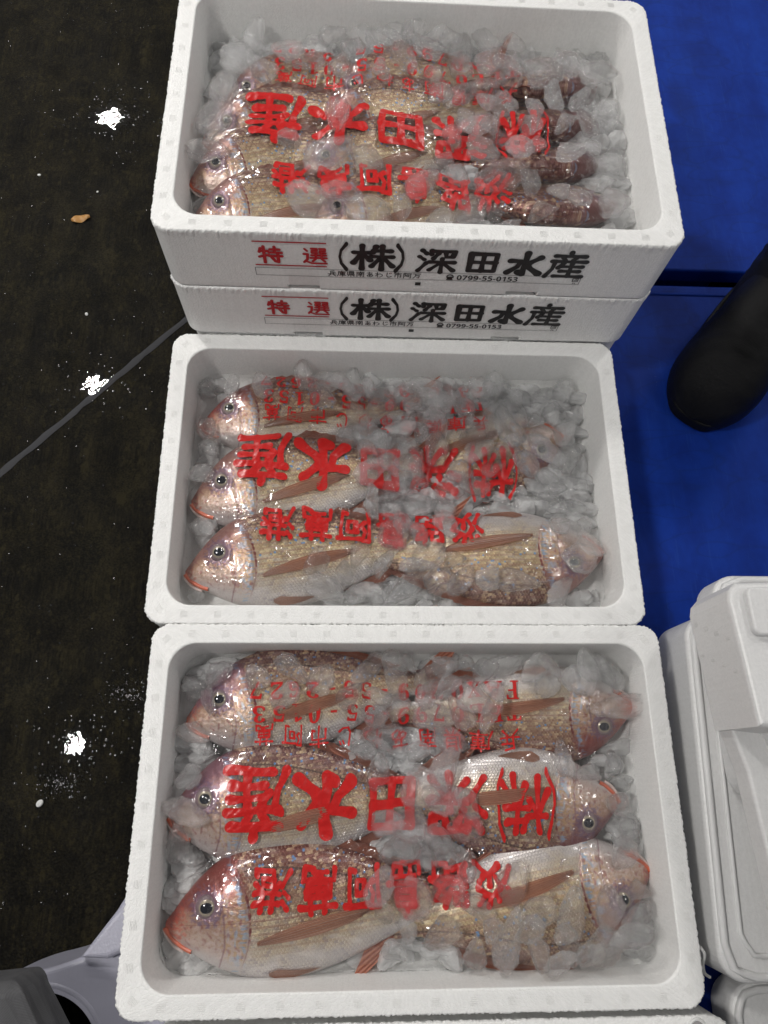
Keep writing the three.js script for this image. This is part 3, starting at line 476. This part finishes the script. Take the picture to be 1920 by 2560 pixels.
iceHeap('C', 'nearest', 'clear melting ice chunk on the fish in the nearest box', [
  [0.11, -0.150, 0.17, 0.022, 16], [-0.05, -0.145, 0.08, 0.028, 6], [-0.14, -0.135, 0.05, 0.02, 3], [-0.235, -0.14, 0.03, 0.03, 4], [0.0, -0.075, 0.06, 0.06, 13, 0.016, 0.026, 0.66], [0.02, 0.015, 0.055, 0.045, 9, 0.016, 0.026, 0.66], [0.02, 0.09, 0.06, 0.045, 11, 0.016, 0.026, 0.66], [0.15, 0.135, 0.13, 0.035, 21], [0.255, 0.03, 0.02, 0.1, 8], [-0.262, -0.03, 0.012, 0.1, 5], [0.2, -0.04, 0.045, 0.014, 4], [0.25, -0.12, 0.02, 0.02, 2], [0.02, 0.15, 0.05, 0.014, 4], [0.09, 0.1, 0.05, 0.03, 3],
  [0.03, -0.11, 0.08, 0.02, 7, 0.014, 0.02, 0.5, 0.016], [0.16, 0.14, 0.1, 0.02, 7, 0.013, 0.019, 0.5, 0.018], [0.1, -0.155, 0.15, 0.012, 7, 0.013, 0.018, 0.5, 0.016],
], 260);
iceHeap('B', 'middle', 'clear melting ice chunk on the fish in the middle box', [
  [0.06, -0.14, 0.2, 0.03, 20], [-0.22, -0.145, 0.05, 0.022, 5], [-0.1, -0.145, 0.06, 0.025, 5], [0.0, -0.06, 0.065, 0.06, 15, 0.016, 0.026, 0.66], [0.03, 0.04, 0.055, 0.05, 9, 0.016, 0.026, 0.66], [0.0, 0.13, 0.11, 0.035, 14, 0.016, 0.026, 0.66], [0.235, 0.0, 0.035, 0.14, 15], [0.14, -0.07, 0.08, 0.045, 12, 0.015, 0.024, 0.66], [0.2, -0.1, 0.05, 0.05, 6, 0.016, 0.026, 0.66], [-0.262, 0.0, 0.012, 0.12, 4], [0.16, 0.145, 0.06, 0.02, 3], [0.1, -0.01, 0.06, 0.015, 3],
  [0.06, -0.13, 0.15, 0.025, 9, 0.014, 0.02, 0.5, 0.018], [0.23, 0.02, 0.03, 0.1, 4, 0.013, 0.018, 0.5, 0.016], [0.0, 0.0, 0.04, 0.06, 4, 0.013, 0.018, 0.5, 0.014],
], 260);
iceHeap('A', 'far', 'clear melting ice chunk on the small fish in the far box', [
  [0.0, -0.145, 0.26, 0.025, 24], [-0.2, -0.1, 0.07, 0.03, 6], [-0.05, -0.1, 0.07, 0.03, 6], [0.07, -0.08, 0.06, 0.06, 10], [0.09, 0.03, 0.07, 0.08, 13], [0.24, -0.02, 0.03, 0.14, 13], [0.16, 0.13, 0.11, 0.03, 10], [0.0, 0.13, 0.06, 0.03, 4], [-0.1, 0.13, 0.05, 0.02, 3], [-0.255, -0.02, 0.015, 0.1, 4], [-0.1, 0.02, 0.06, 0.06, 4], [0.18, -0.04, 0.05, 0.06, 6],
  [0.0, -0.15, 0.24, 0.015, 10, 0.014, 0.021, 0.5, 0.018], [0.14, -0.02, 0.1, 0.1, 8, 0.014, 0.02, 0.5, 0.016],
], 260);

// ------------------------------------------------------------------ other foam lids and boxes at the edges of the picture
const rimPath = (pts, r, y, k = 0.02) => { const v = pts.map(([x, z]) => new THREE.Vector3(x, y, z)); return new THREE.TubeGeometry(new THREE.CatmullRomCurve3(v, false, 'catmullrom', k), 120, r, 8); };
function slab(pts, y0, y1, bevel = 0.006) { const sh = new THREE.Shape(); pts.forEach((p, i) => (i ? sh.lineTo(...p) : sh.moveTo(...p))); sh.closePath(); const g = new THREE.ExtrudeGeometry(sh, { depth: Math.max(0.001, y1 - y0 - 2 * bevel), bevelThickness: bevel, bevelSize: bevel, bevelOffset: -bevel, bevelSegments: 4 }).rotateX(Math.PI / 2).translate(0, y1 - bevel, 0); const uv = g.attributes.uv; for (let i = 0; i < uv.count; i++) uv.setXY(i, uv.getX(i) / 0.06, uv.getY(i) / 0.06); return g; }
const roundPoly = (x0, z0, x1, z1, r, lean = 0) => { const o = []; for (const [cx, cz, a0] of [[x0 + r, z0 + r, Math.PI], [x1 - r, z0 + r, 1.5 * Math.PI], [x1 - r, z1 - r, 0], [x0 + r, z1 - r, 0.5 * Math.PI]]) for (let i = 0; i <= 8; i++) { const a = a0 + i / 8 * Math.PI / 2, x = cx + Math.cos(a) * r, z = cz + Math.sin(a) * r; o.push([x + lean * (z - z0), z]); } return o; };
{
  const g = foamBox(0.60, 0.395, 0.1, { seed: 7, closed: true, ro: 0.03 });
  const t = thing('foam_box', 'white lidded foam box at the bottom edge, touching the nearest box', 'box', [0.03, -0.004, 0.402], 0, 'polystyrene fish boxes');
  part(t, 'box_shell', g, foam).position.y = -0.001; const r = part(t, 'drain_ring', new THREE.TorusGeometry(0.0085, 0.0018, 8, 24).rotateX(Math.PI / 2), foam); r.position.set(0.258, -0.0008, -0.186);
  const hole = part(t, 'drain_hole', new THREE.CylinderGeometry(0.0085, 0.0085, 0.003, 24), std({ color: new THREE.Color(0.32, 0.31, 0.31), roughness: 0.8 })); hole.position.set(0.258, -0.0012, -0.186);
  part(t, 'lid_ridge', new RoundedBoxGeometry(0.5, 0.004, 0.012, 2, 0.0018).translate(0, 0, -0.182), foam);
}
{
  const t = thing('foam_crate', 'lowest white foam crate at the lower right corner of the picture', 'crate', [0, DECK, 0], 0, 'foam crates beside the nearest box');
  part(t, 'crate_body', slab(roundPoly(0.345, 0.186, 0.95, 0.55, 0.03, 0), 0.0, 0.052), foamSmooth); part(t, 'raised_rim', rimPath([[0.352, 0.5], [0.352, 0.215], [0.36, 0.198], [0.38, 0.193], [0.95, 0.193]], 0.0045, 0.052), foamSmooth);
}
{
  const t = thing('foam_crate', 'low white foam crate with raised rim, close beside the nearest box', 'crate', [0, DECK, 0], 0, 'foam crates beside the nearest box');
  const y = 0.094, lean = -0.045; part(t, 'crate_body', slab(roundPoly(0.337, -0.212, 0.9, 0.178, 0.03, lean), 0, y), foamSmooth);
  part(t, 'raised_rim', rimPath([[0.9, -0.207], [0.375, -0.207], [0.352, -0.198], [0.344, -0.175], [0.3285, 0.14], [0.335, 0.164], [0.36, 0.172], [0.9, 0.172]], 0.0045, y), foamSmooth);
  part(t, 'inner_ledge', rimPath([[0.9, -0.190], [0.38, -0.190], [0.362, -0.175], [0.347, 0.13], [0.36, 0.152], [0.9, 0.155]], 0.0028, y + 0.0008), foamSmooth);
}
{
  const t = thing('foam_crate', 'farthest white foam crate, only its rounded corner showing', 'crate', [0, 0.0005, 0], 0, 'foam crates beside the nearest box');
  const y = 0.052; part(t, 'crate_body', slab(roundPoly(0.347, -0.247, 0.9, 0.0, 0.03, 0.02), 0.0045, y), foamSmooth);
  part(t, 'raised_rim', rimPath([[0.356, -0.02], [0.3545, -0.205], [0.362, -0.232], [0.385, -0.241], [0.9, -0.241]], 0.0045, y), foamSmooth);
}
{
  const t = thing('foam_crate', 'tall white foam crate with stepped side, topmost at the right edge', 'crate', [0, 0.0535, 0], 0, 'foam crates beside the nearest box');
  const h = 0.094; part(t, 'crate_body', slab([[0.3135, -0.196], [0.316, -0.206], [0.324, -0.214], [0.9, -0.232], [0.9, 0.4], [0.392, 0.4], [0.362, -0.060], [0.358, -0.068], [0.323, -0.072]], 0.0, h, 0.006), foamSmooth);
  part(t, 'side_step', slab([[0.327, -0.076], [0.45, -0.076], [0.45, 0.4], [0.374, 0.4], [0.338, -0.03]], 0.0005, 0.03, 0.004), foamSmooth);
  part(t, 'raised_rim', rimPath([[0.412, 0.4], [0.374, -0.12], [0.377, -0.16], [0.398, -0.178], [0.9, -0.194]], 0.008, h + 0.001), foamSmooth);
  part(t, 'corner_block', slab(roundPoly(0.328, -0.207, 0.362, -0.158, 0.008, 0.04), h - 0.002, h + 0.009, 0.003), foamSmooth);
  for (let i = 0; i < 14; i++) { const m = part(t, 'vent_mark', ventGeo, ventMat); m.position.set(0.3142 + 0.0685 * 0 + 0.00066 * i, 0.014 + (i % 4) * 0.02, -0.186 + i * 0.0082); m.rotation.z = Math.PI / 2; }
}
{
  const pts = [[0.301, -0.004, 0.142], [0.307, -0.008, 0.15], [0.309, -0.02, 0.163], [0.312, -0.025, 0.172], [0.318, -0.027, 0.176]].map((p) => new THREE.Vector3(...p));
  put(shade(new THREE.Mesh(new THREE.TubeGeometry(new THREE.CatmullRomCurve3(pts), 20, 0.0017, 6), foam)), 'foam_strand', 'thin white strand of foam hanging off the nearest box corner', 'foam scrap');
}

// ------------------------------------------------------------------ boot, cloth, pale tub
{
  const rubber = phys({ color: new THREE.Color(0.006, 0.006, 0.0065), roughness: 0.42, bumpMap: floorBump, bumpScale: 0.0008, specularIntensity: 0.35 });
  const t = thing('rubber_boot', 'black rubber boot standing on the blue deck at right', 'boot', [0.446, DECK + 0.001, -0.545], THREE.MathUtils.degToRad(52)); t.scale.setScalar(1.16);
  // the foot runs from the toe (x = 0) to the heel
  const wrinkle = (x, y, z) => 0.0016 * n3(x * 45, y * 45, z * 20) + 0.004 * sstep(0.07, 0.11, x) * Math.pow(1 - Math.abs(n3(x * 22, y * 34, z * 9)), 7);
  const foot = gridGeo(70, 56, (u, v) => {
    const q = 1 - Math.min(1, u * 4.2), k = Math.sqrt(Math.max(0, 1 - q * q)), x = -0.03 + 0.29 * u, w = 0.057 * k * (1 - 0.14 * sstep(0.3, 0.6, u)) * Math.sqrt(Math.max(0, 1 - Math.pow(clamp((u - 0.88) / 0.12), 2))) + 0.0003, h = (0.012 + 0.06 * Math.min(1, k + 0.05)) * k + 0.055 * sstep(0.28, 0.62, u);
    const a = v * Math.PI * 2, c = Math.cos(a), s = Math.sin(a), y = s > 0 ? 0.018 + h * Math.pow(s, 0.8) : 0.018 + 0.018 * Math.max(-1, s * 2.2) * Math.min(1, k * 1.5), z = w * Math.sign(c) * Math.pow(Math.abs(c), 0.75), m = s > 0.1 ? wrinkle(x, y, z) : 0;
    return [x, Math.max(0.0005, y + m), z, u * 3, v * 3];
  });
  part(t, 'foot', foot, rubber);
  const shaft = gridGeo(60, 50, (u, v) => { const a = u * Math.PI * 2, y = 0.03 + 0.34 * v, ax = 0.088 - 0.022 * sstep(0, 0.3, v) + 0.01 * v, az = 0.051 + 0.009 * v, m = 1 + 9 * wrinkle(Math.cos(a) * 0.08 + 0.2, y, Math.sin(a) * 0.06); return [0.178 + Math.cos(a) * ax * m, y, Math.sin(a) * az * m, u * 3, v * 4]; }); part(t, 'shaft', shaft, rubber);
  const so = new THREE.Shape(); for (let i = 0; i <= 60; i++) { const a = i / 60 * Math.PI * 2, c = Math.cos(a), sn = Math.sin(a), X = 0.115 + 0.145 * Math.sign(c) * Math.pow(Math.abs(c), 0.8), Z = 0.055 * Math.sign(sn) * Math.pow(Math.abs(sn), 0.65); i ? so.lineTo(X, Z) : so.moveTo(X, Z); }
  part(t, 'sole', new THREE.ExtrudeGeometry(so, { depth: 0.012, bevelThickness: 0.003, bevelSize: 0.003, bevelOffset: -0.003, bevelSegments: 2 }).rotateX(Math.PI / 2).translate(0, 0.0155, 0), rubber);
}
{
  const weave = dataTex(256, 256, (x, y) => { const n = tileNoise(x / 30, y / 30, 8.53, 90) * 8 + ((x + y) % 4 < 2 ? 4 : -4) + 5 * n2(x * 0.7, y * 0.7); return [78 + n, 78 + n, 80 + n]; }, true); weave.repeat.set(6, 6);
  const mat = std({ map: weave, roughness: 0.95, side: THREE.DoubleSide });
  const sh = new THREE.Shape(); sh.moveTo(-0.50, 0.172); sh.lineTo(-0.404, 0.160); sh.quadraticCurveTo(-0.392, 0.160, -0.384, 0.172); sh.lineTo(-0.336, 0.246); sh.lineTo(-0.33, 0.34); sh.lineTo(-0.52, 0.34); sh.closePath();
  const e = new THREE.ExtrudeGeometry(sh, { depth: 0.05, bevelThickness: 0.012, bevelSize: 0.012, bevelOffset: -0.012, bevelSegments: 5, curveSegments: 20, steps: 6 }).rotateX(Math.PI / 2);
  const p = e.attributes.position; for (let i = 0; i < p.count; i++) { const x = p.getX(i), y = p.getY(i), z = p.getZ(i); p.setY(i, y + 0.006 * n2(x * 28, z * 28) - 0.25 * (x < -0.4 ? (-0.4 - x) : 0)); p.setX(i, x + 0.004 * n2(z * 30, y * 40)); } e.computeVertexNormals();
  put(shade(new THREE.Mesh(e, mat)), 'grey_garment', 'dark grey cloth garment at the lower left corner', 'garment');
}
{
  const mat = phys({ color: new THREE.Color(0.42, 0.42, 0.50), roughness: 0.32, bumpMap: blueBump, bumpScale: 0.0005 });
  const t = thing('plastic_tub', 'pale lilac plastic tub with round opening, left of nearest box', 'tub', [0, FLOOR, 0]);
  const Y = 0.11, s = new THREE.Shape(); s.moveTo(-0.300, 0.06); s.lineTo(-0.344, 0.122); s.lineTo(-0.379, 0.168); s.quadraticCurveTo(-0.40, 0.176, -0.425, 0.181); s.quadraticCurveTo(-0.5, 0.195, -0.56, 0.26); s.lineTo(-0.56, 0.5); s.lineTo(-0.265, 0.5); s.lineTo(-0.265, 0.06); s.closePath();
  const hole = new THREE.Path(); hole.absarc(-0.42, 0.276, 0.08, 0, Math.PI * 2, true); s.holes.push(hole);
  const g = new THREE.ExtrudeGeometry(s, { depth: 0.1, bevelThickness: 0.006, bevelSize: 0.006, bevelOffset: -0.006, bevelSegments: 4, curveSegments: 48 }).rotateX(Math.PI / 2).translate(0, Y, 0); part(t, 'tub_top', g, mat);
  part(t, 'opening_rim', new THREE.TorusGeometry(0.081, 0.006, 10, 64).rotateX(Math.PI / 2).translate(-0.42, Y + 0.001, 0.276), mat);
  part(t, 'seam_ridge', new THREE.TubeGeometry(new THREE.CatmullRomCurve3([[-0.41, 0.185], [-0.36, 0.2], [-0.31, 0.235]].map(([x, z]) => new THREE.Vector3(x, Y + 0.0005, z))), 12, 0.0016, 6), mat);
  part(t, 'upper_shell', slab([[-0.29, 0.03], [-0.34, 0.118], [-0.376, 0.166], [-0.345, 0.168], [-0.27, 0.14], [-0.265, 0.03]], Y + 0.002, Y + 0.022, 0.007), mat);
}

// ------------------------------------------------------------------ water on floor and deck, small litter
const waterMat = phys({ color: 0xffffff, transmission: 1, thickness: 0, roughness: 0.02, ior: 1.33, bumpMap: iceBump, bumpScale: 0.00003 });
function puddle(x, z, r, label, seed) {
  seeded(seed); const k = rr(0, 20);
  const g = gridGeo(64, 24, (u, v) => { const a = u * Math.PI * 2, q = r * (1 + 0.35 * n2(Math.cos(a) * 1.2 + k, Math.sin(a) * 1.2)) * v; return [Math.cos(a) * q * 1.15, 0.0008 * (1 - Math.pow(v, 6)) + 0.0004 + 0.00007 * n2(Math.cos(a) * q * 120 + k, Math.sin(a) * q * 110), Math.sin(a) * q, Math.cos(a) * q / 0.1, Math.sin(a) * q / 0.1]; });
  const m = shade(new THREE.Mesh(g, waterMat)); m.position.set(x, FLOOR + 0.0006, z); put(m, 'puddle', label, 'puddle', 'small puddles on the floor');
}
puddle(-0.548, -1.243, 0.034, 'small puddle with ragged glint at far left of floor', 41); puddle(-0.504, -0.651, 0.024, 'small round puddle on the floor joint', 42); puddle(-0.458, -0.071, 0.022, 'small puddle left of the nearest box', 43);

{
  const dropGeo = new THREE.SphereGeometry(1, 12, 6, 0, Math.PI * 2, 0, Math.PI / 2).scale(1, 0.42, 1), dropMat = phys({ color: new THREE.Color(0.02, 0.02, 0.018), roughness: 0.03, ior: 1.4, clearcoat: 1, clearcoatRoughness: 0.02 });
  seeded(77); const M = [], q = new THREE.Quaternion();
  const drop = (x, z, r, y = FLOOR) => M.push(new THREE.Matrix4().compose(new THREE.Vector3(x, y + 0.0003, z), q, new THREE.Vector3(r * rr(0.8, 1.3), r, r)));
  const cluster = (cx, cz, rx, rz, n, r0, r1) => { for (let i = 0; i < n; i++) { const a = rr(0, 6.283), k = Math.abs(rnd() + rnd() - 1); drop(cx + Math.cos(a) * k * rx, cz + Math.sin(a) * k * rz, rr(r0, r1)); } };
  cluster(-0.548, -1.243, 0.17, 0.17, 150, 0.0008, 0.0026); cluster(-0.504, -0.651, 0.12, 0.08, 60, 0.001, 0.0028); cluster(-0.458, -0.071, 0.12, 0.11, 110, 0.0008, 0.0026); cluster(-0.39, -0.14, 0.07, 0.045, 200, 0.0006, 0.0013); cluster(-0.47, -0.02, 0.06, 0.03, 140, 0.0006, 0.0013);
  for (let i = 0; i < 700; i++) drop(rr(-0.9, -0.3), rr(-1.6, 0.25), rr(0.0005, 0.0017));
  const im = shade(new THREE.InstancedMesh(dropGeo, dropMat, M.length)); M.forEach((m, i) => im.setMatrixAt(i, m)); put(im, 'water_droplets', 'fine water droplets spattered over the dark floor', 'water drops', null, 'stuff');
  const D = []; for (let i = 0; i < 130; i++) D.push(new THREE.Matrix4().compose(new THREE.Vector3(rr(0.33, 0.75), DECK + 0.0004, i < 50 ? rr(-0.62, -0.52) : rr(-1.4, -0.24)), q, new THREE.Vector3(1, 1, 1).multiplyScalar(rr(0.0005, 0.0016))));
  const dm = shade(new THREE.InstancedMesh(dropGeo, waterMat, D.length)); D.forEach((m, i) => dm.setMatrixAt(i, m)); put(dm, 'deck_droplets', 'scattered water droplets on the blue decks', 'water drops', null, 'stuff');
}
{
  const g = gridGeo(20, 10, (u, v) => { const w = 0.0085 * Math.sin(Math.pow(u, 0.7) * Math.PI * 0.86 + 0.12), k = v * 2 - 1; return [(u - 0.5) * 0.034, 0.004 - 0.003 * k * k + 0.0015 * Math.sin(u * 9), k * w, u, v]; });
  const m = shade(new THREE.Mesh(g, phys({ color: new THREE.Color(0.42, 0.21, 0.055), roughness: 0.45, clearcoat: 0.5, side: THREE.DoubleSide }))); m.position.set(-0.572, FLOOR + 0.001, -0.996); m.rotation.y = 0.3; put(m, 'dry_leaf', 'small amber leaf lying on the dark wet floor', 'leaf');
  seeded(88); const scrap = mergeVertices(new THREE.IcosahedronGeometry(1, 2)); const bits = [[-0.662, -1.095, 0.0025], [-0.55, -1.06, 0.0018], [-0.535, -0.79, 0.0026], [-0.74, -0.82, 0.0024], [-0.495, 0.005, 0.0042]];
  const where = ['white foam crumb far left of the leaf', 'white foam crumb just behind the leaf', 'white foam crumb between leaf and floor joint', 'white foam crumb at the left edge of the floor', 'largest white foam crumb, near the closest puddle'];
  bits.forEach(([x, z, r], i) => { const s = shade(new THREE.Mesh(scrap, foam)); s.position.set(x, FLOOR + r * 0.5, z); s.scale.set(r * 1.3, r * 0.6, r); s.rotation.y = i; put(s, 'foam_crumb', where[i], 'foam scrap', 'foam crumbs on the floor'); });
}

// ------------------------------------------------------------------ lamps of the hall
const lampHouse = std({ color: new THREE.Color(0.3, 0.3, 0.31), roughness: 0.5 });
LAMPS.forEach(([x, z], i) => {
  const row = i < 3 ? 'left' : 'right', nth = ['farthest', 'middle', 'nearest'][i % 3];
  const t = thing('ceiling_lamp', nth + ' square lamp of the ' + row + ' row under the roof', 'lamp', [x, LAMP.y, z], 0, 'square lamps of the hall');
  part(t, 'housing', new RoundedBoxGeometry(LAMP.size + 0.04, 0.05, LAMP.size + 0.04, 2, 0.008).translate(0, 0.03, 0), lampHouse);
  part(t, 'light_panel', new THREE.BoxGeometry(LAMP.size, 0.004, LAMP.size).translate(0, 0.002, 0), std({ color: 0x222222, emissive: new THREE.Color(1, 0.97, 0.93), emissiveIntensity: LAMP.glow * ROWPOWER[i] }));
  const l = new THREE.RectAreaLight(new THREE.Color(1, 0.972, 0.935), LAMP.power * ROWPOWER[i], LAMP.size, LAMP.size); l.position.set(0, -0.006, 0); l.rotation.x = -Math.PI / 2; l.name = 'lamp_light'; t.add(l);
});
renderer.render(scene, camera);
